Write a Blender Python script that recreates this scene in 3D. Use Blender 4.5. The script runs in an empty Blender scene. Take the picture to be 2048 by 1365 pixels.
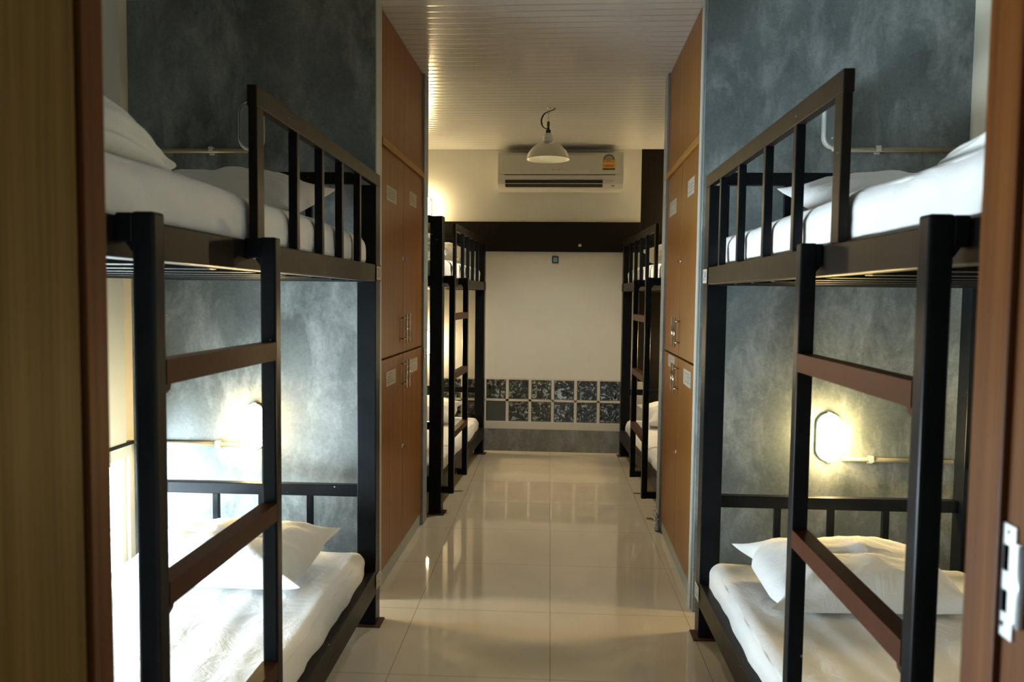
import bpy, bmesh, math, random
from mathutils import Vector, Matrix, noise
random.seed(7)
SC = bpy.context.scene
COL = SC.collection
PI = math.pi

# ------------------------------------------------------------------ materials
def new_mat(name):
    m = bpy.data.materials.new(name); m.use_nodes = True
    nt = m.node_tree; b = nt.nodes['Principled BSDF']
    return m, nt, b
def simple(name, col, rough=.5, metal=0, spec=.5, coat=0, trans=0, ior=1.5):
    m, nt, b = new_mat(name)
    b.inputs['Base Color'].default_value = (*col, 1); b.inputs['Roughness'].default_value = rough
    b.inputs['Metallic'].default_value = metal; b.inputs['Specular IOR Level'].default_value = spec
    b.inputs['Coat Weight'].default_value = coat; b.inputs['Transmission Weight'].default_value = trans
    b.inputs['IOR'].default_value = ior
    return m
def N(nt, t, **kw):
    n = nt.nodes.new(t)
    for k, v in kw.items():
        if k in n.inputs: n.inputs[k].default_value = v
        else: setattr(n, k, v)
    return n
def coords(nt, scale=(1,1,1), rot=(0,0,0), loc=(0,0,0)):
    tc = nt.nodes.new('ShaderNodeTexCoord'); mp = nt.nodes.new('ShaderNodeMapping')
    mp.inputs['Scale'].default_value = scale; mp.inputs['Rotation'].default_value = rot; mp.inputs['Location'].default_value = loc
    nt.links.new(tc.outputs['Object'], mp.inputs['Vector']); return mp.outputs['Vector']
def ramp(nt, fac, stops, interp='LINEAR'):
    r = nt.nodes.new('ShaderNodeValToRGB'); r.color_ramp.interpolation = interp
    e = r.color_ramp.elements
    while len(e) < len(stops): e.new(.5)
    for i, (p, c) in enumerate(stops):
        e[i].position = p; e[i].color = (*c, 1)
    nt.links.new(fac, r.inputs['Fac']); return r.outputs['Color']
def mixc(nt, fac, a, b, mode='MIX'):
    n = nt.nodes.new('ShaderNodeMix'); n.data_type = 'RGBA'; n.blend_type = mode
    for s, v in ((0, fac), (6, a), (7, b)):
        if hasattr(v, 'is_linked') or hasattr(v, 'links'): nt.links.new(v, n.inputs[s])
        elif isinstance(v, (int, float)): n.inputs[s].default_value = v
        else: n.inputs[s].default_value = (*v, 1)
    return n.outputs[2]
def bump(nt, b, h, strength=.3, dist=.01):
    n = N(nt, 'ShaderNodeBump', Strength=strength, Distance=dist)
    nt.links.new(h, n.inputs['Height']); nt.links.new(n.outputs['Normal'], b.inputs['Normal'])
def math_(nt, op, a, b=None):
    n = nt.nodes.new('ShaderNodeMath'); n.operation = op
    for i, v in enumerate((a, b)):
        if v is None: continue
        if isinstance(v, (int, float)): n.inputs[i].default_value = v
        else: nt.links.new(v, n.inputs[i])
    return n.outputs[0]

def concrete(name, dark, light, seed=0, pale=(.36,.39,.40)):
    m, nt, b = new_mat(name)
    v = coords(nt, (1,1,1), loc=(seed, seed*1.7, 0))
    n1 = N(nt, 'ShaderNodeTexNoise', Scale=2.2, Detail=9.0, Roughness=.62, Distortion=.25); nt.links.new(v, n1.inputs['Vector'])
    v2 = coords(nt, (2.2,2.2,1.1), loc=(seed*3, 0, seed))
    n2 = N(nt, 'ShaderNodeTexNoise', Scale=3.0, Detail=10.0, Roughness=.70, Distortion=.35); nt.links.new(v2, n2.inputs['Vector'])
    n3 = N(nt, 'ShaderNodeTexNoise', Scale=60.0, Detail=4.0, Roughness=.7); nt.links.new(v, n3.inputs['Vector'])
    c1 = ramp(nt, n1.outputs['Fac'], [(.3, dark), (.72, light)])
    f2 = ramp(nt, n2.outputs['Fac'], [(.46, (0,0,0)), (.70, (.75,.75,.75))])
    c2 = mixc(nt, f2, c1, pale)
    f3 = ramp(nt, n3.outputs['Fac'], [(.35, (.80,.80,.80)), (.6, (1,1,1))])
    c3 = mixc(nt, 1.0, c2, f3, 'MULTIPLY')
    nt.links.new(c3, b.inputs['Base Color'])
    rr = N(nt, 'ShaderNodeMapRange'); rr.inputs[3].default_value = .38; rr.inputs[4].default_value = .62
    nt.links.new(n2.outputs['Fac'], rr.inputs[0]); nt.links.new(rr.outputs[0], b.inputs['Roughness'])
    bump(nt, b, n2.outputs['Fac'], .12, .01)
    return m
def laminate(name, a, b_, c, rough=.32):
    m, nt, b = new_mat(name)
    v = coords(nt, (38, 38, .55))
    n1 = N(nt, 'ShaderNodeTexNoise', Scale=1.0, Detail=5.0, Roughness=.6, Distortion=.15); nt.links.new(v, n1.inputs['Vector'])
    v2 = coords(nt, (190, 190, 2.2))
    n2 = N(nt, 'ShaderNodeTexNoise', Scale=1.0, Detail=3.0, Roughness=.6); nt.links.new(v2, n2.inputs['Vector'])
    c1 = ramp(nt, n1.outputs['Fac'], [(.3, a), (.5, b_), (.7, c)])
    c2 = ramp(nt, n2.outputs['Fac'], [(.35, (.78,.76,.72)), (.6, (1,1,1))])
    nt.links.new(mixc(nt, 1.0, c1, c2, 'MULTIPLY'), b.inputs['Base Color'])
    b.inputs['Roughness'].default_value = rough; b.inputs['Specular IOR Level'].default_value = .12
    return m
def enamel(name, col, rough=.3, chips=True):
    m, nt, b = new_mat(name)
    v = coords(nt)
    n1 = N(nt, 'ShaderNodeTexNoise', Scale=9.0, Detail=5.0, Roughness=.6); nt.links.new(v, n1.inputs['Vector'])
    base = ramp(nt, n1.outputs['Fac'], [(.3, tuple(x*.75 for x in col)), (.7, tuple(x*1.3 for x in col))])
    if chips:
        vo = N(nt, 'ShaderNodeTexVoronoi', Scale=26.0); nt.links.new(v, vo.inputs['Vector'])
        n2 = N(nt, 'ShaderNodeTexNoise', Scale=5.0, Detail=2.0); nt.links.new(coords(nt, (1,1,1), loc=(4,2,9)), n2.inputs['Vector'])
        d = math_(nt, 'LESS_THAN', vo.outputs['Distance'], .085)
        g = math_(nt, 'GREATER_THAN', n2.outputs['Fac'], .60)
        base = mixc(nt, math_(nt, 'MULTIPLY', d, g), base, (.28,.30,.30))
    nt.links.new(base, b.inputs['Base Color'])
    r = N(nt, 'ShaderNodeMapRange'); r.inputs[3].default_value = rough-.06; r.inputs[4].default_value = rough+.12
    nt.links.new(n1.outputs['Fac'], r.inputs[0]); nt.links.new(r.outputs[0], b.inputs['Roughness'])
    b.inputs['Specular IOR Level'].default_value = .09
    bump(nt, b, n1.outputs['Fac'], .05, .01)
    return m
def cloth(name, col, sc=1.0):
    m, nt, b = new_mat(name)
    v = coords(nt)
    n1 = N(nt, 'ShaderNodeTexNoise', Scale=7.0*sc, Detail=5.0, Roughness=.55, Distortion=1.2); nt.links.new(v, n1.inputs['Vector'])
    n2 = N(nt, 'ShaderNodeTexNoise', Scale=220.0, Detail=2.0); nt.links.new(v, n2.inputs['Vector'])
    c = ramp(nt, n1.outputs['Fac'], [(.3, tuple(x*.95 for x in col)), (.7, col)])
    nt.links.new(c, b.inputs['Base Color']); b.inputs['Roughness'].default_value = .85
    b.inputs['Sheen Weight'].default_value = .15; b.inputs['Specular IOR Level'].default_value = .25
    h = math_(nt, 'ADD', n1.outputs['Fac'], math_(nt, 'MULTIPLY', n2.outputs['Fac'], .06))
    bump(nt, b, h, .35, .02)
    return m
def emit(name, col, strength, base=(.9,.9,.85)):
    m, nt, b = new_mat(name)
    b.inputs['Base Color'].default_value = (*base, 1); b.inputs['Emission Color'].default_value = (*col, 1)
    b.inputs['Emission Strength'].default_value = strength; b.inputs['Roughness'].default_value = .4
    return m

M = {}
M['conc_l'] = concrete('polished_concrete_shaded', (.060,.071,.069), (.16,.178,.172), 3.1, (.32,.345,.34))  # same concrete as the right wall, shade put into a darker colour
M['conc_r'] = concrete('polished_concrete_cool_lit', (.080,.104,.110), (.21,.248,.255), 8.4, (.40,.44,.45))  # same concrete, cool window light put into a bluer, brighter colour
M['conc_e'] = concrete('polished_concrete_fin', (.16,.19,.20), (.30,.34,.35), 1.2)
M['conc_b'] = concrete('concrete_skirting', (.12,.13,.125), (.24,.25,.24), 5.2)
M['wood'] = laminate('teak_laminate', (.175,.062,.007), (.235,.088,.011), (.29,.118,.018))
M['woodtrim'] = laminate('teak_moulding', (.30,.125,.022), (.35,.155,.032), (.40,.185,.042))
M['doorwood'] = laminate('door_laminate', (.15,.078,.014), (.21,.115,.022), (.27,.150,.034), .45)
M['jamb'] = laminate('jamb_timber', (.12,.036,.007), (.17,.056,.011), (.22,.080,.017), .45)
M['black'] = enamel('black_enamel', (.007,.0085,.0105))
M['rail'] = enamel('black_enamel_warm_lit', (.014,.0105,.0075), .36)  # black enamel like the posts, warm reflected light put into the colour
M['rung'] = enamel('red_brown_enamel', (.050,.015,.007), .42, False)
M['plate'] = enamel('rusty_plate', (.09,.04,.022), .5, False)
M['sheet'] = cloth('white_bed_sheet', (.80,.80,.79))
M['pillow'] = cloth('white_pillowcase', (.82,.82,.81), 1.4)
M['blanket'] = cloth('white_blanket', (.76,.78,.75), 1.2)
M['chrome'] = simple('chrome', (.72,.72,.72), .14, 1)
M['nickel'] = simple('satin_nickel', (.80,.82,.84), .35, .35)
M['alu'] = simple('aluminium', (.68,.66,.60), .26, 1)
M['paper'] = simple('paper', (.40,.36,.29), .8)
M['ink'] = simple('ink', (.17,.15,.13), .8)
M['inkb'] = simple('blue_ink', (.12,.12,.20), .8)
M['acwhite'] = simple('off_white_plastic', (.62,.60,.55), .35)
M['acdark'] = simple('dark_slot', (.012,.013,.012), .5)
M['silver'] = simple('silver_strip', (.85,.85,.82), .2, .6)
M['orange'] = simple('orange_label', (.72,.34,.03), .6)
M['green'] = simple('dark_green_label', (.03,.07,.02), .6)
M['redink'] = simple('red_label', (.5,.06,.02), .6)
M['tape'] = simple('foil_tape', (.62,.64,.66), .3, .8)
M['ply'] = simple('plywood', (.36,.25,.14), .7)
M['conduit'] = simple('conduit_paint', (.30,.27,.19), .35, .3)
M['clipm'] = simple('white_clip', (.75,.73,.68), .4)
M['cable'] = simple('cable_rubber', (.012,.012,.012), .5)
M['brass'] = simple('green_connector', (.06,.09,.05), .4, .4)
M['rimwhite'] = simple('lamp_rim', (.70,.72,.70), .35)
M['band'] = simple('dark_brown_wall_paint', (.009,.006,.0035), .6, 0, .2)
M['mortar'] = simple('white_mortar', (.62,.60,.54), .8)
M['concpale'] = simple('pale_painted_edge', (.38,.40,.36), .6)
M['lampon'] = emit('lit_lamp_glass', (1.0, .72, .30), 128)
M['lampon2'] = emit('lit_lamp_glass_far', (1.0, .76, .40), 170)
M['lampup'] = emit('lit_lamp_glass_far_upper', (1.0, .76, .38), 115)
m, nt, b = new_mat('dark_lamp_glass'); M['lampoff'] = m
b.inputs['Base Color'].default_value = (.10,.13,.13,1); b.inputs['Roughness'].default_value = .12; b.inputs['Alpha'].default_value = .55
m, nt, b = new_mat('window_pane'); M['pane'] = m
b.inputs['Base Color'].default_value = (.9,.95,1,1); b.inputs['Roughness'].default_value = .02; b.inputs['Alpha'].default_value = .12

def wall_paint(name, col):
    m, nt, b = new_mat(name)
    n1 = N(nt, 'ShaderNodeTexNoise', Scale=3.0, Detail=6.0, Roughness=.6); nt.links.new(coords(nt), n1.inputs['Vector'])
    c = ramp(nt, n1.outputs['Fac'], [(.3, tuple(x*.93 for x in col)), (.7, col)])
    nt.links.new(c, b.inputs['Base Color']); b.inputs['Roughness'].default_value = .55
    bump(nt, b, n1.outputs['Fac'], .08, .01); return m
M['white'] = wall_paint('cream_white_paint', (.74,.73,.69))
M['side'] = wall_paint('grey_side_wall_paint', (.62,.58,.47))
M['sidegrey'] = wall_paint('grey_pilaster_paint', (.46,.50,.49))

# floor: 0.6 m glossy tiles
m, nt, b = new_mat('glossy_beige_tiles'); M['floor'] = m
v = coords(nt, (1,1,1), rot=(0,0,-.0186), loc=(.0,-.0,0))
sp = nt.nodes.new('ShaderNodeSeparateXYZ'); nt.links.new(v, sp.inputs[0])
def seam(o, off):
    f = math_(nt, 'FRACT', math_(nt, 'DIVIDE', math_(nt, 'SUBTRACT', o, off), .6))
    a = math_(nt, 'ABSOLUTE', math_(nt, 'SUBTRACT', f, .5))
    return math_(nt, 'GREATER_THAN', a, .5-.0017)
S_X, S_Y = .021, 2.735
g = math_(nt, 'MAXIMUM', seam(sp.outputs['X'], S_X), seam(sp.outputs['Y'], S_Y))
n1 = N(nt, 'ShaderNodeTexNoise', Scale=2.0, Detail=6.0, Roughness=.55); nt.links.new(v, n1.inputs['Vector'])
c = ramp(nt, n1.outputs['Fac'], [(.3, (.58,.51,.385)), (.7, (.65,.58,.455))])
nt.links.new(mixc(nt, g, c, (.20,.14,.085)), b.inputs['Base Color'])
b.inputs['Roughness'].default_value = .045; b.inputs['Specular IOR Level'].default_value = 1.0
bump(nt, b, n1.outputs['Fac'], .02, .01)

# ceiling: PVC strips running across the room
m, nt, b = new_mat('pvc_strip_ceiling'); M['ceiling'] = m
v = coords(nt); sp = nt.nodes.new('ShaderNodeSeparateXYZ'); nt.links.new(v, sp.inputs[0])
f = math_(nt, 'FRACT', math_(nt, 'DIVIDE', sp.outputs['Y'], .075))
a = math_(nt, 'ABSOLUTE', math_(nt, 'SUBTRACT', f, .5))
hgt = math_(nt, 'MINIMUM', math_(nt, 'MULTIPLY', math_(nt, 'SUBTRACT', .5, a), 7.0), 1.0)
gl = math_(nt, 'GREATER_THAN', a, .455)
nt.links.new(mixc(nt, math_(nt, 'MULTIPLY', gl, .55), (.66,.65,.64), (.30,.28,.26)), b.inputs['Base Color'])
b.inputs['Roughness'].default_value = .18
bump(nt, b, hgt, .35, .004)

def glassblock(name, col, sc):
    m, nt, b = new_mat(name)
    ge = nt.nodes.new('ShaderNodeNewGeometry'); v = ge.outputs['Position']
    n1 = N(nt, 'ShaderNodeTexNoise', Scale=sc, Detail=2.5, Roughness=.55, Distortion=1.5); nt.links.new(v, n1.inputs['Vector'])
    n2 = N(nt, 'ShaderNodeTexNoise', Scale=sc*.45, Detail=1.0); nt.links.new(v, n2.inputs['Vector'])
    c = ramp(nt, n1.outputs['Fac'], [(.42, tuple(x*.15 for x in col)), (.50, col), (.56, tuple(min(1, x*4+.03) for x in col)), (.605, tuple(min(1, x*7+.5) for x in col))])  # pale stops paint glints of reflected light into the glass colour
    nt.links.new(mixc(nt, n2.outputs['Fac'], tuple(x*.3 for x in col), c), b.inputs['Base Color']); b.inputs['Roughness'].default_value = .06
    b.inputs['Specular IOR Level'].default_value = 1.0; b.inputs['Coat Weight'].default_value = .7
    bump(nt, b, n1.outputs['Fac'], .8, .02)
    return m
M['gb_dark'] = glassblock('glass_block_dark', (.016,.022,.022), 20)
M['gb_mid'] = glassblock('glass_block_green', (.026,.040,.044), 22)
M['gb_blue'] = glassblock('glass_block_blue', (.026,.050,.095), 22)  # blue of reflected daylight put into the base colour
M['gb_plain'] = simple('glass_block_plain', (.075,.085,.078), .25)

# ------------------------------------------------------------------ mesh helpers
class MB:
    def __init__(s): s.bm = bmesh.new(); s.mats = []
    def mi(s, m):
        if m not in s.mats: s.mats.append(m)
        return s.mats.index(m)
    def _new(s, fn, mat):
        old = set(s.bm.faces); r = fn(); i = s.mi(mat)
        for f in s.bm.faces:
            if f not in old: f.material_index = i
        return r
    def box(s, x0, x1, y0, y1, z0, z1, mat, bev=0, seg=2, rot=None, piv=None):
        def fn():
            sub = bmesh.new()
            bmesh.ops.create_cube(sub, size=1)
            xs, ys, zs = sorted((x0,x1)), sorted((y0,y1)), sorted((z0,z1))
            for v in sub.verts:
                v.co = Vector(((xs[0]+xs[1])/2+v.co.x*(xs[1]-xs[0]), (ys[0]+ys[1])/2+v.co.y*(ys[1]-ys[0]), (zs[0]+zs[1])/2+v.co.z*(zs[1]-zs[0])))
            if bev: bmesh.ops.bevel(sub, geom=sub.edges[:], offset=bev, segments=seg, profile=.6, affect='EDGES')
            if rot is not None:
                pv = Vector(piv); R = rot
                for v in sub.verts: v.co = pv + R @ (v.co-pv)
            s.merge(sub)
        s._new(fn, mat); return s
    def merge(s, sub):
        mp = {}
        for v in sub.verts: mp[v] = s.bm.verts.new(v.co)
        for f in sub.faces:
            try: nf = s.bm.faces.new([mp[v] for v in f.verts]); nf.smooth = f.smooth
            except ValueError: pass
        sub.free()
    def tube(s, pts, r, mat, seg=12, closed=False):
        def fn():
            P = [Vector(p) for p in pts]; n = len(P); rings = []
            up = None
            for i in range(n):
                if closed: t = (P[(i+1) % n]-P[i-1]).normalized()
                else: t = (P[min(i+1, n-1)]-P[max(i-1, 0)]).normalized()
                if up is None:
                    up = Vector((0,0,1)) if abs(t.z) < .9 else Vector((1,0,0))
                side = t.cross(up).normalized(); up = side.cross(t).normalized()
                rings.append([s.bm.verts.new(P[i]+side*math.cos(2*PI*k/seg)*r+up*math.sin(2*PI*k/seg)*r) for k in range(seg)])
            for i in range(n if closed else n-1):
                a, b2 = rings[i], rings[(i+1) % n]
                for k in range(seg):
                    f = s.bm.faces.new((a[k], a[(k+1) % seg], b2[(k+1) % seg], b2[k])); f.smooth = True
            if not closed:
                s.bm.faces.new(rings[0][::-1]); s.bm.faces.new(rings[-1])
        s._new(fn, mat); return s
    def lathe(s, prof, c, mat, seg=40, axis='Z', capb=False):
        def fn():
            rings = []
            for r, h in prof:
                ring = []
                for k in range(seg):
                    a = 2*PI*k/seg
                    o = Vector((r*math.cos(a), r*math.sin(a), h)) if axis == 'Z' else (Vector((r*math.cos(a), h, r*math.sin(a))) if axis == 'Y' else Vector((h, r*math.cos(a), r*math.sin(a))))
                    ring.append(s.bm.verts.new(Vector(c)+o))
                rings.append(ring)
            for a, b2 in zip(rings, rings[1:]):
                for k in range(seg):
                    f = s.bm.faces.new((a[k], a[(k+1) % seg], b2[(k+1) % seg], b2[k])); f.smooth = True
            if capb:
                s.bm.faces.new(rings[0][::-1]); s.bm.faces.new(rings[-1])
        s._new(fn, mat); return s
    def prism(s, poly, axis, a0, a1, mat, smooth=False):
        # poly of 2D points; axis 'X': (y,z) extruded along x ; 'Y': (x,z) ; 'Z': (x,y)
        def mk(p, a):
            return Vector((a, p[0], p[1])) if axis == 'X' else (Vector((p[0], a, p[1])) if axis == 'Y' else Vector((p[0], p[1], a)))
        def fn():
            A = [s.bm.verts.new(mk(p, a0)) for p in poly]; B = [s.bm.verts.new(mk(p, a1)) for p in poly]
            n = len(poly)
            for k in range(n):
                f = s.bm.faces.new((A[k], A[(k+1) % n], B[(k+1) % n], B[k])); f.smooth = smooth
            s.bm.faces.new(A[::-1]); s.bm.faces.new(B)
        s._new(fn, mat); return s
    def xf(s, Mx):
        bmesh.ops.transform(s.bm, matrix=Mx, verts=s.bm.verts[:]); return s
    def build(s, name, parent=None, loc=None, rotz=0):
        bmesh.ops.recalc_face_normals(s.bm, faces=s.bm.faces[:])
        me = bpy.data.meshes.new(name); s.bm.to_mesh(me); s.bm.free()
        for m in s.mats: me.materials.append(m)
        o = bpy.data.objects.new(name, me); COL.objects.link(o)
        if parent: o.parent = parent
        if loc: o.location = loc
        if rotz: o.rotation_euler.z = rotz
        return o
def tag(o, label=None, cat=None, group=None, kind=None):
    if label: o['label'] = label
    if cat: o['category'] = cat
    if group: o['group'] = group
    if kind: o['kind'] = kind
    return o
def empty(name, loc, rz=0):
    e = bpy.data.objects.new(name, None); COL.objects.link(e); e.location = loc; e.rotation_euler.z = rz
    e.empty_display_size = .1; return e
def struct(mb, name, label=None):
    o = mb.build(name); o['kind'] = 'structure'
    if label: o['label'] = label
    return o
def link_copy(o, parent=None):
    c = o.copy(); COL.objects.link(c); c.parent = parent
    for ch in list(o.children): link_copy(ch, c)
    return c
def text_mesh(txt, size, mat, name, depth=.0006):
    cu = bpy.data.curves.new(name, 'FONT'); cu.body = txt; cu.size = size; cu.extrude = depth
    cu.align_x = 'CENTER'; cu.align_y = 'CENTER'
    tmp = bpy.data.objects.new(name+'_t', cu); COL.objects.link(tmp)
    bpy.context.view_layer.update()
    me = bpy.data.meshes.new_from_object(tmp.evaluated_get(bpy.context.evaluated_depsgraph_get()))
    bpy.data.objects.remove(tmp); bpy.data.curves.remove(cu)
    me.name = name; me.materials.clear(); me.materials.append(mat)
    return me

# ------------------------------------------------------------------ room layout numbers
XL, XR = -.856, .601            # locker faces
SL, SR = -1.995, 1.705          # side walls
YF = 6.896                      # far wall
ZC = 2.727
PLn, PLf = 3.40, 3.512          # near partition left
PRn, PRf = 3.40, 3.492
FLn, FLf = 4.562, 4.69          # far fins
FRn, FRf = 4.592, 4.72
WZ0, WZ1, WY0, WY1 = .12, .655, 1.15, 3.36   # low window on the left wall

struct(MB().box(-2.3, 2.1, -1.6, YF+.15, -.1, 0, M['floor']), 'floor', 'glossy beige tiled floor')
struct(MB().box(-2.3, 2.1, .7, YF+.15, ZC, ZC+.1, M['ceiling']), 'ceiling', 'white plastic strip ceiling')
# left wall with the low window opening, part of it painted grey
w = MB()
w.box(SL-.12, SL, .8, YF, WZ1, ZC, M['side']); w.box(SL-.12, SL, .8, YF, 0, WZ0, M['side'])
w.box(SL-.12, SL, .8, WY0, WZ0, WZ1, M['side']); w.box(SL-.12, SL, WY1, YF, WZ0, WZ1, M['side'])
struct(w, 'wall_left', 'grey and cream painted side wall with a low window')
struct(MB().box(SL, SL+.02, 1.1, 3.305, .70, ZC, M['sidegrey']), 'trim_1', 'grey painted panel on the left wall beside bunk')
struct(MB().box(SR, SR+.12, .8, YF, 0, ZC, M['side']), 'wall_right')
# partitions
struct(MB().box(SL, XL+.004, PLn, PLf-.001, 0, ZC, M['conc_l']), 'wall_partition_left', 'polished concrete partition wall darkened for shade at head of the left bunk')
struct(MB().box(XR-.004, SR, PRn, PRf-.001, 0, ZC, M['conc_r']), 'wall_partition_right', 'grey polished concrete partition wall tinted for cool daylight at head of the right bunk')
struct(MB().box(XL+.004, XL+.010, PLn, PLf-.012, 0, ZC, M['concpale'], .002), 'trim_2', 'pale edge strip of the left partition')
struct(MB().box(XR-.012, XR-.004, PRn+.035, PRf-.006, 0, ZC, M['concpale'], .002), 'trim_3', 'pale edge strip of the right partition')
struct(MB().box(SL, XL+.012, FLn, FLf, 0, ZC, M['conc_e'], .004), 'wall_fin_left', 'grey concrete fin wall beyond the left locker')
struct(MB().box(XR-.012, SR, FRn, FRf, 0, ZC, M['conc_e'], .004), 'wall_fin_right', 'grey concrete fin wall beyond the right locker')
# front wall around the doorway
w = MB()
w.box(SL-.12, -.545, .70, .80, 0, ZC, M['side']); w.box(.47, SR+.12, .70, .80, 0, ZC, M['side']); w.box(-.545, .47, .70, .80, 2.14, ZC, M['side'])
struct(w, 'wall_front')
# door frame
f = MB()
f.box(-.545, -.496, .763, .80, 0, 2.14, M['jamb'], .002); f.box(-.547, -.5425, .69, .763, 0, 2.14, M['jamb'], .002)
f.box(.415, .47, .742, .80, 0, 2.14, M['jamb'], .003); f.box(.4215, .47, .69, .742, 0, 2.14, M['jamb'], .002)
f.box(-.545, .47, .742, .80, 2.09, 2.14, M['jamb'], .002)
dfm = struct(f, 'trim_4', 'red brown timber door frame')
sp_ = empty('strike_plate', (.4213, .731, 1.146)); sp_.parent = dfm; tag(sp_, 'nickel strike plate with two latch holes let into the frame')
s = MB()
def plate_with_holes(mb, x, ys, zs, holes, t, mat):
    # plate in the YZ plane, solid cells except those in holes
    for i in range(len(ys)-1):
        for j in range(len(zs)-1):
            if (i, j) not in holes: mb.box(x-t, x, ys[i], ys[i+1], zs[j], zs[j+1], mat)
plate_with_holes(s, 0, [-.010,.0,.004,.0105,.0185], [-.060,-.050,-.044,-.034,-.010,.010,.038,.050,.054,.060], {(1,3),(2,3),(1,5),(2,5),(1,7),(2,1)}, .002, M['nickel'])
s.box(-.0022, .0, -.024, -.010, -.040, .044, M['nickel'])
s.tube([(-.0035,-.024,-.040), (-.0035,-.024,.044)], .0035, M['nickel'])
pl = s.build('plate', sp_); sp_.scale = (1, .95, .90)
MB().box(-.0006, -.0002, .0, .0105, -.034, .038, simple('latch_hole_shade', (.002,.002,.002), .9, 0, 0)).build('latch_hole', sp_)  # black sheet stands in for the shade inside the holes

# door leaf, opened toward the camera at the left
d = empty('door_1', (-.500, .757, .01)); tag(d, 'wood laminate door leaf standing open at the left', 'door', kind='structure')
MB().box(-.04, 0, -.86, 0, 0, 2.07, M['doorwood'], .002).build('door_leaf', d)
h = MB()
for z in (.25, 1.85): h.tube([(.004, .0, z), (.004, .0, z+.1)], .006, M['chrome'])
h.build('hinge', d)

# far wall: painted bands, glass block window, skirting
ZG0, ZG1 = .272, .658
GX0, GP = -.7105, .2068
GXa, GXb = GX0-2*GP, GX0+6.5*GP
w = MB()
w.box(SL, GXa-.01, YF, YF+.12, .205, 2.081, M['white']); w.box(.668, SR, YF, YF+.12, .0, ZC, M['band'])
w.box(GXa-.01, .668, YF, YF+.12, ZG1+.012, 1.815, M['white'])
w.box(SL, .668, YF, YF+.12, 2.081, ZC, M['white'])
w.box(GXa-.01, .668, YF+.06, YF+.12, .205, ZG1+.012, M['mortar'])
w.box(SL, .668, YF, YF+.12, 0, .205, M['white'])
struct(w, 'wall_far', 'cream far wall with a dark brown painted part at right')
struct(MB().box(SL, .668, YF-.030, YF, 1.815, 2.081, M['band'], .003), 'trim_5', 'dark brown band across the far wall')
struct(MB().box(SL, .70, YF-.012, YF, 0, .203, M['conc_b'], .003), 'baseboard_far', 'grey concrete skirting below glass blocks')
gw = empty('window_2', (0, YF, ZG0)); tag(gw, 'two rows of wavy dark glass blocks low in the far wall', 'window', kind='structure')
mo = MB()
mo.box(GXa-.010, .668, -.010, .06, -.067, 0, M['mortar']); mo.box(GXa-.01, .668, -.002, .06, ZG1-ZG0-.004, ZG1-ZG0+.012, M['mortar'])
mo.box(GXa-.01, .668, -.002, .06, .185, .204, M['mortar'])
for i in range(10):
    x = GX0+(i-2)*GP
    mo.box(x-.0125, min(x+.0125, .668), -.002, .06, 0, ZG1-ZG0, M['mortar'])
mo.build('mortar_joints', gw)
def block_mesh(mat, name, wavy=True, wd=.186, ht=.187):
    bm = bmesh.new(); n = 22
    vs = [[None]*(n+1) for _ in range(n+1)]
    for i in range(n+1):
        for j in range(n+1):
            u, v = i/n, j/n
            e = min(u, 1-u, v, 1-v); y = 0.
            if wavy:
                y = .012*min(1, e/.1)
                if e > .1: y += .006*noise.noise(Vector((u*5.3+len(name), v*5.3, 3)))+.004*noise.noise(Vector((u*11, v*11, 7)))
            vs[i][j] = bm.verts.new((u*wd-wd/2, y, v*ht))
    for i in range(n):
        for j in range(n):
            fc = bm.faces.new((vs[i][j], vs[i+1][j], vs[i+1][j+1], vs[i][j+1])); fc.smooth = True
    # sides and back
    r = bmesh.ops.extrude_edge_only(bm, edges=[e for e in bm.edges if len(e.link_faces) == 1])
    for v in r['geom']:
        if isinstance(v, bmesh.types.BMVert): v.co.y = .055
    me = bpy.data.meshes.new(name); bm.to_mesh(me); bm.free(); me.materials.append(mat); me.materials.append(M['gb_plain'])
    for p in me.polygons:
        c = p.center
        if min(c.x+wd/2, wd/2-c.x, c.z, ht-c.z) < .011: p.material_index = 1
    return me
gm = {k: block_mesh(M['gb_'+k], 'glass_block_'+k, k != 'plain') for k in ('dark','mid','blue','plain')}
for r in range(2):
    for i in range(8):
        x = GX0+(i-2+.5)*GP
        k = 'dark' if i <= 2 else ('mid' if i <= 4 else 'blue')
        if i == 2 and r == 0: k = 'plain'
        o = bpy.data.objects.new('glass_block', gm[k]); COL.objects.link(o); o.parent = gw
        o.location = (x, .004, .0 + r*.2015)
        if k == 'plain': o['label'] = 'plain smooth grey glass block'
# low window in the left wall
wn = empty('window_1', (SL-.02, (WY0+WY1)/2, WZ0)); tag(wn, 'low bright window beside the lower left bunk', 'window', kind='structure')
hw = (WY1-WY0)/2; hh = WZ1-WZ0
fr = MB()
fr.box(-.05, .0, -hw, hw, 0, .03, M['clipm']); fr.box(-.05, .0, -hw, hw, hh-.03, hh, M['clipm'])
for y in (-hw, -.02, hw-.03): fr.box(-.05, 0, y, y+.03, .03, hh-.03, M['clipm'])
fr.box(0, .032, -hw, hw, hh, hh+.055, M['sidegrey'], .002)
fr.box(.0, .045, -hw, hw, hh+.0555, hh+.072, M['black'], .002)
fr.build('window_frame', wn)
MB().box(-.03, -.026, -hw+.03, hw-.03, .03, hh-.03, M['pane']).build('window_pane', wn)

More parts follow.
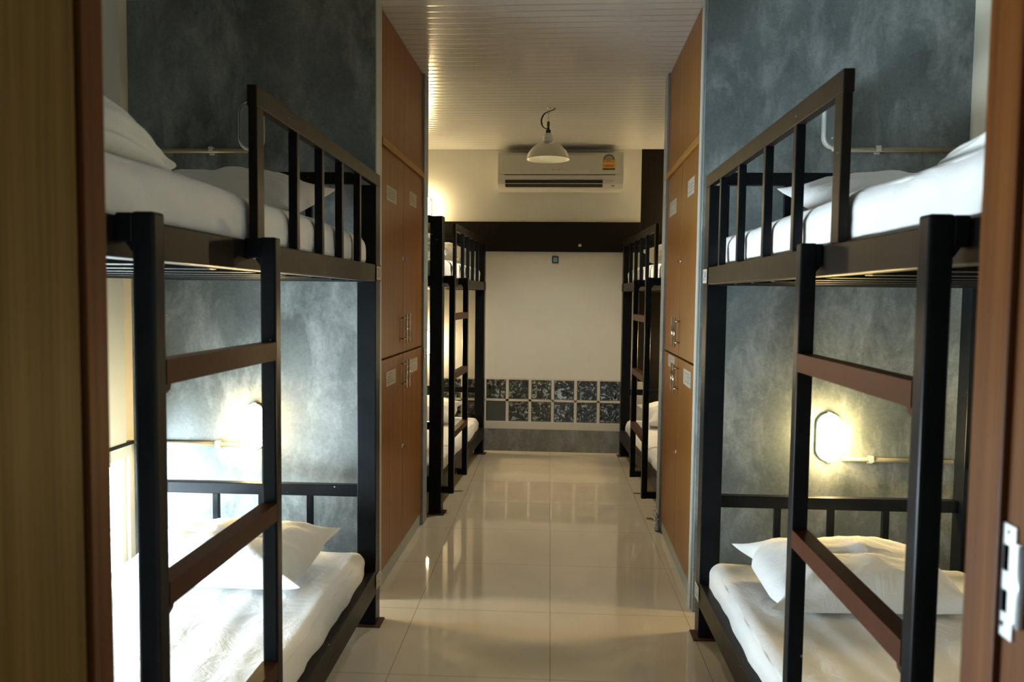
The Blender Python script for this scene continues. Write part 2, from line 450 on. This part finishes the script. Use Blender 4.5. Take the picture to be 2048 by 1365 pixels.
# ------------------------------------------------------------------ bunk beds
def bunk(side, xf, yfar, L, W, rot, lad, guard, label, tags, seed=0):
    """side -1 left / +1 right. local: x outward from aisle face = side*x, y 0 at far end, negative to camera"""
    root = empty('bunk_bed', (xf, yfar, 0), rot); tag(root, label, 'bunk bed', 'four black steel bunk beds')
    S = side
    def B(x0, x1, y0, y1, z0, z1, m='black', bev=.004): return MB().box(S*x0, S*x1, y0, y1, z0, z1, M[m], bev)
    P = .08
    # posts with foot plates
    for (x, y, top) in ((0, -P, 1.862), (0, -L, 1.913), (W-.05, -P, 1.92), (W-.05, -L, 1.92)):
        pw = P if x == 0 else .05
        po = B(x, x+pw, y, y+P, .006, top).build('post', root)
        B(x-.022 if x == 0 else x, x+pw+.006, y-.018, y+P+.02 if y == -L else y+P+.0, .0, .006, 'plate', .001).build('foot_plate', po)
    # bed rails
    for z0, z1 in ((.138, .238), (1.465, 1.535)):
        B(0, .045, -L+P, -P, z0, z1, 'rail').build('bed_rail', root)
        B(W-.045, W-.005, -L+P, -P, z0, z1, 'rail').build('bed_rail', root)
        e1 = B(P, W-.05, -.045, -.010, z0, z1).build('end_rail', root)
        e2 = B(P, W-.05, -L+.01, -L+.045, z0, z1).build('end_rail', root)
    # the upper rail runs over the face of the far post
    B(-.004, .0, -P-.01, -.002, 1.465, 1.535, 'rail', .001).build('rail_end', root)
    # decks
    B(.046, W-.046, -L+.05, -.05, .175, .197, 'ply', 0).build('lower_deck', root)
    n = 9
    sl = MB()
    for k in range(n):
        y = -L+.16+k*(L-.28)/(n-1)
        sl.box(S*.046, S*(W-.046), y-.02, y+.02, 1.462, 1.492, M['black'], .002)
    sl.build('slats', root)
    B(.046, W-.046, -L+.05, -.05, 1.494, 1.506, 'ply', 0).build('upper_deck', root)
    # head boards
    for zt, zb in ((.598, .24), (1.919, 1.54)):
        hb = B(P if zt < 1 else P-.005, W-.05, -.05, -.012, zt-.05, zt).build('head_board', root)
        for x in guard[1]:
            MB().box(S*(x-.0125), S*(x+.0125), -.045, -.02, zb, zt-.05, M['black'], .002).build('spindle', hb)
        B(P, W-.05, -L+.012, -L+.05, zt-.05, zt).build('foot_board', root)
    # wall side rail
    if side > 0:
        B(W-.035, W-.005, -L+P, -P, .735, .765).build('wall_rail', root)
        B(W-.035, W-.005, -L+P, -P, 1.87, 1.92).build('wall_rail', root)
    # guard rail
    gy0, sp = guard[0]-yfar, guard[2]
    gr = B(0, .025, gy0, 0, 1.862, 1.913, 'rail', .003).build('guard_rail', root)
    B(0, .022, gy0-.0, gy0+.048, 1.535, 1.862, 'rail', .003).build('guard_post', gr)
    for y in sp:
        B(0, .025, y-yfar-.027, y-yfar, 1.535, 1.862, 'black', .003).build('spindle', gr)
    # ladder
    ly0, ly1, lx0, lx1, rungs = lad          # world y of near faces and x offsets out of the rail face
    la = empty('ladder', (0,0,0)); la.parent = root
    T = .037; zt = 1.54
    for i, (ly, lx) in enumerate(((ly0, lx0), (ly1, lx1))):
        y = ly-yfar
        m = MB()
        m.box(-S*lx, -S*(lx-T), y, y+T, .122, zt, M['black'], .005)
        m.box(-S*(lx-T+.001), -S*.0005, y+.001, y+T-.001, zt-.05, zt-.0015, M['black'], .004)
        m.box(-S*(lx-T+.001), -S*.0005, y+.001, y+T-.001, .1235, .165, M['black'], .004)
        # gusset at the inner corner of the arm
        m.prism([(-S*(lx-T), zt-.05), (-S*(lx-T-.012), zt-.05), (-S*(lx-T), zt-.066)], 'Y', y+.002, y+T-.002, M['black'])
        m.build('ladder_post', la)
    for z in rungs:
        r = MB()
        a = (ly0-yfar+T, lx0); b2 = (ly1-yfar, lx1)
        pts = [(-S*(a[1]), a[0]), (-S*(a[1]-.038), a[0]), (-S*(b2[1]-.038), b2[0]), (-S*(b2[1]), b2[0])]
        r.prism(pts, 'Z', z-.042, z, M['rung'])
        rg = r.build('rung', la)
        b3 = MB(); b3.prism([(a[0], z-.042), (a[0]+.022, z-.042), (a[0]+.018, z-.052), (a[0], z-.06)], 'X', -S*(a[1]-.004), -S*(a[1]-.034), M['rung'])
        b3.build('bracket', rg)
    # number tags
    for z0, z1, txt in tags:
        th = z1-z0
        t = B(-.0052, -.0041, -P-.008, -.012, z0, z1, 'paper', 0).build('number_tag', root)
        me = text_mesh(txt, th*.95, M['inkb'], 'tag_number', .0002)
        o = bpy.data.objects.new('tag_number', me); COL.objects.link(o); o.parent = t
        o.location = (-S*.0056, -P/2-.010, (z0+z1)/2)
        o.rotation_euler = (PI/2, 0, PI/2 if S < 0 else -PI/2)
    return root

def rel(side, sp): return sp
rotL, rotR = -(-.0247), .017
bunkL = bunk(-1, -.7815, 3.205, 2.16, 1.03, .0247, (1.200, 1.737, .066, .074, (1.295, .912, .527)),
    (1.822, (.295, .505, .705), (2.147, 2.389, 2.622, 2.875)),
    'black steel bunk bed in the left foreground with red brown ladder rungs', ((1.472, 1.528, '21'), (.160, .222, '12')))
bunkR = bunk(1, .5735, 3.205, 2.16, 1.09, .017, (1.192, 1.814, .062, .052, (1.283, .866, .45)),
    (1.730, (.320, .537, .757), (2.072, 2.355, 2.669, 2.946)),
    'black steel bunk bed in the right foreground with red brown ladder rungs', ((1.472, 1.528, '24'), (.160, .222, '22')))
bunkL2 = bunk(-1, -.700, 6.785, 1.99, 1.20, -.036, (4.86, 5.385, .07, .07, (1.295, .912, .527)),
    (5.27, (.295, .505, .705), (5.64, 5.88, 6.12, 6.37)),
    'black steel bunk bed at the far left against the far wall', ())
bunkR2 = bunk(1, .512, 6.825, 1.99, 1.08, .058, (4.87, 5.46, .112, .10, (1.295, .912, .527)),
    (5.20, (.320, .537, .757), (5.60, 5.87, 6.14, 6.42)),
    'black steel bunk bed at the far right beside the dark wall', ())

# ------------------------------------------------------------------ bedding
def rbox(hx, hy, hz, r, cuts, disp, name, mat):
    bm = bmesh.new(); bmesh.ops.create_cube(bm, size=2)
    bmesh.ops.subdivide_edges(bm, edges=bm.edges[:], cuts=cuts, use_grid_fill=True)
    for v in bm.verts:
        # concentrate the grid near the edges
        q = [math.copysign(abs(c)**.7, c) for c in v.co]
        p = Vector((q[0]*hx, q[1]*hy, q[2]*hz))
        i = Vector((max(-(hx-r), min(hx-r, p.x)), max(-(hy-r), min(hy-r, p.y)), max(-(hz-r), min(hz-r, p.z))))
        d = p-i
        n = d.normalized() if d.length > 1e-6 else Vector((0,0,1))
        p = i+n*min(r, d.length) if d.length > 1e-6 else p
        v.co = p + disp(p, n)
    for f_ in bm.faces: f_.smooth = True
    bmesh.ops.recalc_face_normals(bm, faces=bm.faces[:])
    me = bpy.data.meshes.new(name); bm.to_mesh(me); bm.free(); me.materials.append(mat)
    return me
def mat_disp(seed, amp, hy, S):
    def d(p, n):
        if n.z < -.5: return Vector((0,0,0))
        a = noise.noise(Vector((p.x*11+p.y*1.5+seed, p.y*1.3, seed)))*amp*1.5
        b = noise.noise(Vector((p.x*3, p.y*3+seed, 2)))*amp*1.1
        side = 1-abs(n.z)
        c = 0
        if side > .3:   # sheet pulled tight around the side, diagonal pleats
            c = noise.noise(Vector((p.y*9+p.z*14, seed, 5)))*amp*1.6
        return n*(a+b+c)
    return d
def mattress(bed, side, W, L, z0, th, label, seed, amp=.006):
    me = rbox((W-.10)/2+.018, (L-.15)/2, th/2, .052, 54, mat_disp(seed, amp, 1, side), 'mattress', M['sheet'])
    o = bpy.data.objects.new('mattress', me); COL.objects.link(o)
    Mx = bed.matrix_world
    return place(o, bed, Vector((side*(W/2+(.0)), -L/2, z0+th/2)), label, 'mattress', 'white sheeted mattresses on the bunks')
def place(o, bed, loc, label, cat, group, rz=0, rx=0, ry=0):
    R = Matrix.Rotation(bed.rotation_euler.z, 4, 'Z')
    o.location = bed.location + (R @ loc)
    o.rotation_euler = (rx, ry, bed.rotation_euler.z+rz)
    return tag(o, label, cat, group)
def pillow_mesh(a, b, t, seed, name='pillow'):
    bm = bmesh.new(); n = 44; top = [[None]*(n+1) for _ in range(n+1)]; bot = [[None]*(n+1) for _ in range(n+1)]
    for i in range(n+1):
        for j in range(n+1):
            u = -1+2*i/n; v = -1+2*j/n
            uu = math.sin(u*PI/2); vv = math.sin(v*PI/2)
            x = a*uu*(1-.11*(1-vv**6)); y = b*vv*(1-.13*(1-uu**6))
            x -= math.copysign(.030*math.exp(-((abs(vv)-.70)/.16)**2)*abs(uu)**4*(.6+.4*math.sin(seed+vv*3+uu)), uu)
            k = max(0, (1-abs(uu)**2.6))*max(0, (1-abs(vv)**2.4))
            h = t*(k**.42)
            edge = min(1, 4*(1-max(abs(uu), abs(vv))))
            w1 = (noise.noise(Vector((x*9+seed, y*7, seed)))*.014+noise.noise(Vector((x*22+seed, y*22, seed)))*.005)*edge
            cr = noise.noise(Vector((math.atan2(vv, uu)*5+seed, seed*2, 0)))*.020*(abs(uu*vv))*edge*1.8
            w1 -= .010*edge*math.exp(-((vv+.12+.07*math.sin(3*uu+seed))/.045)**2) + .006*edge*math.exp(-((uu*.6+vv-.5)/.05)**2)
            lift = .030*abs(uu)**6*abs(vv)**6
            zt = h*.86+w1+cr+lift; zb = -h*.14+lift
            top[i][j] = bm.verts.new((x, y, zt))
            bot[i][j] = top[i][j] if (i in (0, n) or j in (0, n)) else bm.verts.new((x, y, min(zb, zt-.001)))
    for i in range(n):
        for j in range(n):
            for g_, fl in ((top, 0), (bot, 1)):
                q = [g_[i][j], g_[i+1][j], g_[i+1][j+1], g_[i][j+1]]
                if fl: q = q[::-1]
                try: f_ = bm.faces.new(q); f_.smooth = True
                except ValueError: pass
    me = bpy.data.meshes.new(name); bm.to_mesh(me); bm.free(); me.materials.append(M['pillow']); return me
pmA = pillow_mesh(.37, .235, .15, 1.3); pmB = pillow_mesh(.37, .235, .16, 6.1)
def blanket_mesh(hx, hy, hz, seed):
    def d(p, n):
        k = noise.noise(Vector((p.x*4+seed, p.y*4, p.z*6)))*.035 + noise.noise(Vector((p.x*11, p.y*11+seed, p.z*14)))*.012
        lay = .006*math.sin(p.z*150)*(1-abs(n.z))
        out = n*(k+lay)
        if n.z < -.3: out.z = 0
        return out
    me = rbox(hx, hy, hz, hz*.9, 34, d, 'blanket', M['blanket'])
    for v in me.vertices:      # slopes down towards the sleeper's end
        t = (v.co.y+hy)/(2*hy); v.co.z = -hz+(v.co.z+hz)*(1.08-.55*t*t)
    return me
beds = [(bunkL, -1, 1.03, 2.16, 'left foreground bunk'), (bunkR, 1, 1.09, 2.16, 'right foreground bunk'),
        (bunkL2, -1, 1.20, 1.99, 'far left bunk'), (bunkR2, 1, 1.08, 1.99, 'far right bunk')]
for k, (bd, S, W, L, nm) in enumerate(beds):
    mattress(bd, S, W, L, .198, .135, 'white sheeted mattress on the lower deck of the '+nm, 3+k*2, .006)
    mattress(bd, S, W, L, 1.507, .150, 'white sheeted mattress on the upper deck of the '+nm, 4+k*5, .005)
def pil(bd, S, x, y, z, me, label, rz=0, tilt=.0):
    o = bpy.data.objects.new('pillow', me); COL.objects.link(o)
    return place(o, bd, Vector((S*x, y, z)), label, 'pillow', 'white pillows at the head of the bunks', rz, tilt)
pil(bunkL, -1, .495, -.40, .392, pmA, 'white pillow with pointed corner on the lower left foreground mattress', -.05, .15)
pil(bunkR, 1, .475, -.42, .386, pmB, 'white creased pillow on the lower right foreground mattress', .05, .14)
pil(bunkL, -1, .52, -.36, 1.735, pmB, 'white pillow behind the guard rail on the upper left foreground mattress', -.05, .30)
pil(bunkR, 1, .62, -.36, 1.74, pmA, 'white pillow behind the guard rail on the upper right foreground mattress', .05, .30)
pil(bunkL2, -1, .53, -.36, .40, pmB, 'white pillow on the lower mattress of the far left bunk', 0, .2)
pil(bunkR2, 1, .50, -.36, .40, pmA, 'white pillow on the lower mattress of the far right bunk', 0, .2)
pil(bunkL2, -1, .50, -.36, 1.735, pmA, 'white pillow on the upper mattress of the far left bunk', 0, .25)
pil(bunkR2, 1, .50, -.36, 1.735, pmB, 'white pillow on the upper mattress of the far right bunk', 0, .25)
def blk(bd, S, x, y, z, hx, hy, hz, seed, label, rz=0):
    o = bpy.data.objects.new('folded_blanket', blanket_mesh(hx, hy, hz, seed)); COL.objects.link(o)
    return place(o, bd, Vector((S*x, y, z+hz)), label, 'blanket', 'folded blankets at the foot of the upper bunks', rz)
blk(bunkL, -1, .50, -1.78, 1.656, .41, .21, .052, 2.2, 'bulky rumpled white blanket folded on the upper left foreground bunk', .1)
blk(bunkR, 1, .55, -1.80, 1.656, .40, .24, .048, 5.2, 'low folded white blanket on the upper right foreground bunk')
blk(bunkL2, -1, .52, -1.50, 1.656, .42, .25, .075, 7.7, 'folded cream blanket on the upper far left bunk')
blk(bunkR2, 1, .52, -1.45, 1.656, .40, .27, .075, 9.1, 'folded cream blanket on the upper far right bunk')

# ------------------------------------------------------------------ lockers
def locker(side, xf, y0, y1, label, ymid, papers):
    S = side
    root = empty('wooden_locker', (xf, (y0+y1)/2, 0)); tag(root, label, 'locker', 'tall wooden lockers facing each other')
    yc = (y0+y1)/2; a, b2 = y0-yc+.002, y1-yc-.002; md = ymid-yc
    MB().box(S*.022, S*.55, a, b2, .075, ZC-.002, M['wood']).build('body', root)
    MB().box(S*.006, S*.55, a, b2, .001, .075, M['concpale'], .002).build('plinth', root)
    MB().box(0, S*.0215, a, b2, 2.145, ZC-.003, M['wood'], .002).build('top_panel', root)
    MB().box(-S*.012, S*.021, a, b2, 2.108, 2.142, M['woodtrim'], .004).build('moulding', root)
    G = .0025
    for (z0, z1, hz0, hz1, lk) in ((1.108, 2.104, 1.158, 1.312, 1.605), (.082, 1.098, .918, 1.068, .603)):
        for i, (p, q) in enumerate(((a, md-G), (md+G, b2))):
            dr = MB().box(0, S*.0205, p, q, z0, z1, M['wood'], .0015).build('locker_door', root)
            hy = md-.036 if i == 0 else md+.036
            h = MB(); hx = -S*.028
            h.tube([(hx, hy, hz0), (hx, hy, hz1)], .006, M['chrome'], 14)
            for zz in (hz0+.022, hz1-.022): h.tube([(0, hy, zz), (hx, hy, zz)], .0045, M['chrome'], 10)
            h.build('handle', dr)
            if i == 0:
                k = MB(); k.lathe([(.0105, 0), (.0105, -S*.004), (.008, -S*.006), (.002, -S*.006)], (0, md-.014, lk), M['chrome'], 20, 'X')
                k.box(-S*.006, -S*.020, md-.016, md-.012, lk-.010, lk+.004, M['chrome'], .001)
                k.build('lock', dr)
            for (pi, pz, py0, py1, pz0, pz1) in papers:
                if pi == i and (pz == 1) == (z0 > 1):
                    pm = MB(); pm.box(-S*.0012, -S*.0002, py0-yc, py1-yc, pz0, pz1, M['paper'])
                    random.seed(int(py0*100)+int(pz0*100))
                    nl = 4
                    for r in range(nl):
                        zz = pz1-.014-r*(pz1-pz0-.02)/nl; yy = py0-yc+.02; 
                        while yy < py1-yc-.05:
                            l = random.uniform(.012, .035)
                            if random.random() < .75: pm.box(-S*.0016, -S*.0011, yy, yy+l, zz-.0035, zz, M['ink'])
                            yy += l+.008
                    pm.build('paper_label', dr)
    return root
locker(-1, XL, PLf, FLn, 'tall wooden locker with paper labels on the left side of aisle', 4.02,
    [(0, 1, 3.63, 3.85, 1.866, 1.938), (1, 1, 4.17, 4.37, 1.908, 1.984), (0, 0, 3.63, 3.84, .962, 1.036), (1, 0, 4.20, 4.42, .972, 1.048)])
locker(1, XR, PRf, FRn, 'tall wooden locker with paper labels on the right side of aisle', 4.03,
    [(1, 1, 4.22, 4.48, 1.875, 1.955), (0, 1, 3.65, 3.84, 1.905, 1.985), (1, 0, 4.15, 4.40, 1.025, 1.092), (0, 0, 3.62, 3.84, .985, 1.062)])
# foil tape at the foot of the right fin
t = MB()
for k in range(7):
    z = .004+k*.016
    t.box(XR-.034-.004*math.sin(k*2.1), XR-.0125, FRn-.006+.003*math.sin(k), FRn+.065+.006*math.cos(k*1.7), z, z+.0165, M['tape'], .004,
          rot=Matrix.Rotation(.12*math.sin(k*3.3), 3, 'Z'), piv=(XR-.02, FRn+.03, z))
tag(t.build('foil_tape'), 'crumpled silver foil tape at the foot of the right grey fin', 'tape')
# hinges/white tabs on the fin edges
tag(MB().box(XR-.016, XR-.0125, FRn+.004, FRn+.022, 2.02, 2.10, M['clipm'], .001).build('hinge_tab'), 'small white tab high on the right grey fin edge', 'tab')
tag(MB().box(XR-.016, XR-.0125, FRn+.004, FRn+.022, 1.03, 1.09, M['clipm'], .001).build('hinge_tab'), 'small white tab at mid height on the right grey fin edge', 'tab')
tag(MB().box(XL+.0125, XL+.016, FLn+.004, FLn+.022, 1.03, 1.09, M['clipm'], .001).build('hinge_tab'), 'small white tab on the left grey fin edge', 'tab')

# ------------------------------------------------------------------ wall lamps and conduits
def stadium(w, h, n=14):
    r = w/2; pts = []
    for k in range(n+1):
        a = PI*k/n; pts.append((r*math.cos(a), (h/2-r)+r*math.sin(a)))
    for k in range(n+1):
        a = PI+PI*k/n; pts.append((r*math.cos(a), -(h/2-r)+r*math.sin(a)))
    return pts
def bulkhead(loc, mat, label):
    lit = mat is not M['lampoff']; gi = .004 if lit else .014; rr = .005 if lit else .0085; ry = -.016 if lit else -.036; bd = -.022 if lit else -.036
    root = empty('bulkhead_lamp', loc); tag(root, label, 'wall lamp', 'oval bulkhead wall lamps')
    W_, H_ = .104, .212
    MB().prism(stadium(W_, H_), 'Y', bd, -.0005, M['rimwhite'], True).build('lamp_base', root)
    # domed glass
    g = MB(); layers = [(1.0, -.022), (.98, -.040), (.90, -.055), (.72, -.066), (.4, -.072), (.05, -.0735)]
    def fn():
        rings = []
        for sc, y in layers:
            off = (1-sc)*.045
            rings.append([g.bm.verts.new((x, y+bd+.022, z)) for x, z in stadium(max(.004, (W_-gi)-2*off), (H_-gi)-2*off)])
        for A, B_ in zip(rings, rings[1:]):
            n = len(A)
            for k in range(n):
                f_ = g.bm.faces.new((A[k], A[(k+1) % n], B_[(k+1) % n], B_[k])); f_.smooth = True
        g.bm.faces.new(rings[-1])
    g._new(fn, mat)
    g.build('lamp_glass', root)
    r = MB(); r.tube([(x, ry, z) for x, z in stadium(W_-.008, H_-.008)], rr, M['rimwhite'], 10, True)
    for z in (H_/2, -H_/2): r.lathe([(.007, -.002), (.007, -.028), (.003, -.031)], (0, 0, z), M['rimwhite'], 14, 'Y')
    r.build('rim', root)
    return root
LY, RY = PLn, PRn
bulkhead((-1.41, LY, .800), M['lampon'], 'lit oval wall lamp above the lower left foreground bunk')
bulkhead((1.162, RY, .812), M['lampon'], 'lit oval wall lamp above the lower right foreground bunk')
bulkhead((-1.408, LY, 2.155), M['lampoff'], 'unlit oval wall lamp above the upper left foreground bunk')
bulkhead((1.142, RY, 2.160), M['lampoff'], 'unlit oval wall lamp above the upper right foreground bunk')
bulkhead((-1.265, YF, 2.20), M['lampup'], 'lit oval wall lamp high on the cream far wall at left')
bulkhead((-1.25, YF, .98), M['lampon2'], 'lit oval wall lamp low on the far wall behind the left bunk')
bulkhead((1.16, YF, 2.18), M['lampup'], 'lit oval wall lamp high on the dark wall at right')
bulkhead((1.16, YF, .98), M['lampon2'], 'lit oval wall lamp low on the dark wall behind the right bunk')
def conduit(x0, x1, y, z, clipx, label):
    o = MB().tube([(x0, y-.011, z), (x1, y-.011, z)], .010, M['conduit'], 14).build('conduit')
    tag(o, label, 'conduit', 'conduits on the concrete partitions')
    c = MB(); c.box(clipx-.010, clipx+.010, y-.0235, y-.0008, z+.010, z+.016, M['clipm'], .001)
    c.box(clipx-.010, clipx+.010, y-.0235, y-.0215, z-.010, z+.012, M['clipm'], .0005); c.box(clipx-.012, clipx+.010, y-.008, y-.0008, z-.018, z-.0105, M['clipm'], .001)
    c.build('pipe_clip', o)
conduit(-1.975, -1.47, LY, .712, -1.585, 'painted conduit running to the lamp above the lower left bunk')
conduit(1.222, 1.69, RY, .716, 1.345, 'painted conduit running to the lamp above the lower right bunk')
conduit(-1.975, -1.40, LY, 2.052, -1.60, 'painted conduit below the unlit lamp of the upper left bunk')
conduit(1.15, 1.69, RY, 2.052, 1.325, 'painted conduit below the unlit lamp of the upper right bunk')

# ------------------------------------------------------------------ air conditioner
ax0, ax1, az0, az1 = -.594, .496, 2.345, 2.672
ac = empty('air_conditioner', (-.05, YF, 2.5)); tag(ac, 'white split air conditioner high on the cream far wall', 'air conditioner')
def AX(x): return x+.05
prof = [(0, az1), (-.150, az1), (-.178, az1-.012), (-.190, az1-.05), (-.196, 2.47), (-.190, 2.440), (-.172, 2.395), (-.130, 2.360), (-.07, az0), (0, az0)]
MB().prism([(y, z-2.5) for y, z in prof], 'X', AX(ax0), AX(ax1), M['acwhite']).build('housing', ac)
MB().box(AX(ax0+.03), AX(ax1-.03), -.202, -.188, 2.478-2.5, az1-.03-2.5, M['acwhite'], .006).build('front_panel', ac)
MB().box(AX(-.535), AX(.425), -.1975, -.190, 2.468-2.5, 2.474-2.5, M['acdark']).build('seam', ac)
# louvre slots on the sloping lower front
rt = Matrix.Rotation(0, 3, 'X')
lv = MB()
for (za, zb, ya, yb) in ((2.428, 2.402, -.1888, -.1775), (2.396, 2.371, -.1745, -.1485)):
    lv.prism([(ya-.002, za-2.5), (yb-.002, zb-2.5), (yb+.01, zb-2.5), (ya+.01, za-2.5)], 'X', AX(-.530), AX(.318), M['acdark'])
lv.build('air_outlet', ac)
MB().box(AX(-.530), AX(.318), -.186, -.160, 2.3975-2.5, 2.4005-2.5, M['acwhite']).build('louvre', ac)
MB().box(AX(-.205), AX(.195), -.2045, -.2015, 2.492-2.5, 2.498-2.5, M['nickel'], .001).build('silver_strip', ac)
mk = MB(); mk.box(AX(-.125), AX(-.10), -.2035, -.2015, 2.512-2.5, 2.518-2.5, M['silver']); mk.box(AX(-.075), AX(-.05), -.2035, -.2015, 2.512-2.5, 2.518-2.5, M['silver'])
mk.build('small_mark', ac)
lb = empty('energy_label', (AX(.368), -.2025, .0)); lb.parent = ac; tag(lb, 'orange energy label with a green arch')
q = MB(); q.box(-.053, .053, -.0012, 0, .026, .098, M['orange']); q.box(-.053, .053, -.0012, 0, .012, .025, M['green'])
q.box(-.048, .048, -.0016, 0, .062, .070, M['acwhite']); q.box(-.035, .035, -.0016, 0, .044, .050, M['redink'])
q.build('label_field', lb)
q = MB(); arc = [(.040*math.cos(a), -.002, .098+.040*math.sin(a)) for a in [PI*k/20 for k in range(21)]]
pts_o = [(.052*math.cos(PI*k/20), .098+.052*math.sin(PI*k/20)) for k in range(21)]
q.prism(pts_o, 'Y', -.0008, 0, M['paper']); q.tube(arc, .0035, M['green'], 8)
q.build('arch', lb)
q = MB(); q.tube([(-.012,-.002,.088), (.012,-.002,.088), (.012,-.002,.112), (-.012,-.002,.112)], .0025, M['redink'], 6, True); q.build('square_mark', lb)
mk = MB(); mk.box(AX(.345), AX(.41), -.1865, -.180, 2.420-2.5, 2.4225-2.5, M['ink']); mk.box(AX(.395), AX(.42), -.1665, -.155, 2.378-2.5, 2.384-2.5, M['ink'])
mk.build('printed_mark', ac)

# ------------------------------------------------------------------ pendant lamp
PX, PY = -.128, 5.40
pd = empty('pendant_lamp', (PX, PY, ZC)); tag(pd, 'metal dome pendant lamp hanging from the strip ceiling', 'pendant lamp')
R_ = .148
zr = 2.382-ZC
sh = [(R_+.006, zr-.010), (R_+.004, zr-.006), (R_, zr), (.143, zr+.022), (.128, zr+.048), (.105, zr+.072), (.078, zr+.090), (.052, zr+.100), (.038, zr+.106)]
inner = [(max(.0, r-.003), z-.002) for r, z in sh[::-1]]
MB().lathe(sh, (0,0,0), M['alu'], 56).build('shade', pd)
MB().lathe(inner, (0,0,0), simple('reflector_inside', (.60,.56,.42), .4, .8), 56).build('reflector', pd)
MB().lathe([(.038, zr+.105), (.0365, zr+.118), (.034, zr+.120), (.0355, zr+.124), (.0355, zr+.150), (.030, zr+.156), (.018, zr+.164), (.018, zr+.17)], (0,0,0), M['nickel'], 36, capb=True).build('neck', pd)
MB().lathe([(.018, zr+.168), (.018, zr+.19), (.010, zr+.194), (.008, zr+.21), (.003, zr+.212)], (0,0,0), M['cable'], 20, capb=True).build('socket_cap', pd)
MB().lathe([(.0085, zr+.212), (.010, zr+.222), (.010, zr+.245), (.006, zr+.252)], (0,0,0), M['brass'], 16, capb=True).build('connector', pd)
MB().lathe([(.002, zr+.034), (.015, zr+.038), (.024, zr+.055), (.022, zr+.074), (.013, zr+.090), (.012, zr+.11)], (0,0,0), emit('lit_bulb', (1.0, .90, .66), 45), 24).build('bulb', pd)
ch = MB(); zz = zr+.248
k = 0
while zz < -.012:
    pts = []
    for a in range(14):
        t = 2*PI*a/14; u, v = .007*math.cos(t), .0165*math.sin(t)
        pts.append((u, 0, zz+.014+v) if k % 2 == 0 else (0, u, zz+.014+v))
    ch.tube(pts, .0017, M['chrome'], 8, True); zz += .0265; k += 1
ch.lathe([(.004, -.012), (.012, -.004), (.020, -.0005)], (0,0,0), M['chrome'], 20)
ch.build('chain', pd)
cb = MB()
def bez(P, n=10):
    out = []
    for i in range(len(P)-1):
        p0 = Vector(P[max(i-1, 0)]); p1 = Vector(P[i]); p2 = Vector(P[i+1]); p3 = Vector(P[min(i+2, len(P)-1)])
        for s_ in range(n):
            t = s_/n
            out.append(.5*((2*p1)+(-p0+p2)*t+(2*p0-5*p1+4*p2-p3)*t*t+(-p0+3*p1-3*p2+p3)*t**3))
    out.append(Vector(P[-1])); return out
for o_ in (0, .005):
    cb.tube(bez([(.045, 0, -.001), (.040, -.002, -.012), (.012, -.012, -.026), (-.030+o_, -.012, -.044), (-.050+o_, -.006, -.080), (-.047+o_, 0, -.115), (-.028, 0, -.138), (-.004, -.008, -.146), (.004, -.010, -.150), (.0, -.010, -.168)]), .0032, M['cable'], 8)
cb.build('cable', pd)

# small square box and dot on the far wall
sb = empty('wall_sensor', (-.084, YF, 1.745)); tag(sb, 'small dark framed square with pale blue centre on the white far wall', 'sensor')
MB().box(-.029, .029, -.012, 0, -.031, .031, M['acdark'], .002).build('frame', sb)
MB().box(-.019, .019, -.0135, -.0115, -.021, .021, simple('pale_blue', (.22,.38,.46), .3)).build('face', sb)
tag(MB().box(.121, .146, YF-.036, YF-.0305, 1.862, 1.885, simple('cream_plug', (.62,.56,.36), .5), .002).build('wall_plug'), 'tiny cream square on the dark brown band of the far wall', 'plug')

# ------------------------------------------------------------------ lights, world
def area(name, loc, rot, sx, sy, energy, col, spread=PI):
    l = bpy.data.lights.new(name, 'AREA'); l.shape = 'RECTANGLE'; l.size = sx; l.size_y = sy; l.energy = energy; l.color = col; l.spread = spread
    o = bpy.data.objects.new(name, l); COL.objects.link(o); o.location = loc; o.rotation_euler = rot; return o
# daylight entering through the low window in the left wall
area('window_daylight', (SL-.62, 2.7, .15), (0, -PI/2, 0), 1.6, 3.9, 1650, (.72, .89, 1.0))
area('corridor_fill', (.1, -2.6, 1.75), (PI/2, 0, PI), 1.6, 1.1, 8, (.86, .93, 1.0))  # added fill light behind the camera, no source built there
sl = bpy.data.lights.new('pendant_light', 'SPOT'); sl.energy = 62; sl.color = (1.0, .92, .74); sl.spot_size = 2.45; sl.spot_blend = .7; sl.shadow_soft_size = .022
so = bpy.data.objects.new('pendant_light', sl); COL.objects.link(so); so.location = (PX, PY, ZC+zr+.012)
wd = bpy.data.worlds.new('outside'); SC.world = wd; wd.use_nodes = True
bg = wd.node_tree.nodes['Background']; bg.inputs['Color'].default_value = (.55, .72, .85, 1); bg.inputs['Strength'].default_value = .26

# ------------------------------------------------------------------ camera
cam = bpy.data.cameras.new('camera'); co = bpy.data.objects.new('camera', cam); COL.objects.link(co); SC.camera = co
Xv = Vector((0.99761289, 0.06809252, 0.01148628)); Dv = Vector((0.0153825, -0.05697425, -0.99825714)); Fv = Vector((-0.06731942, 0.99605087, -0.05788568))
Mx = Matrix.Identity(4)
for i in range(3):
    Mx[i][0] = Xv[i]; Mx[i][1] = -Dv[i]; Mx[i][2] = -Fv[i]
Mx[0][3], Mx[1][3], Mx[2][3] = 0, 0, 1.4078
co.matrix_world = Mx
cam.sensor_width = 36; cam.lens = 1524.19*36/2048
cam.clip_start = .05
cam.dof.use_dof = True; cam.dof.focus_distance = 4.3; cam.dof.aperture_fstop = 5.6
SC.view_settings.view_transform = 'Standard'; SC.view_settings.look = 'None'
SC.view_settings.gamma = 1; SC.view_settings.use_curve_mapping = False; SC.view_settings.exposure = 0
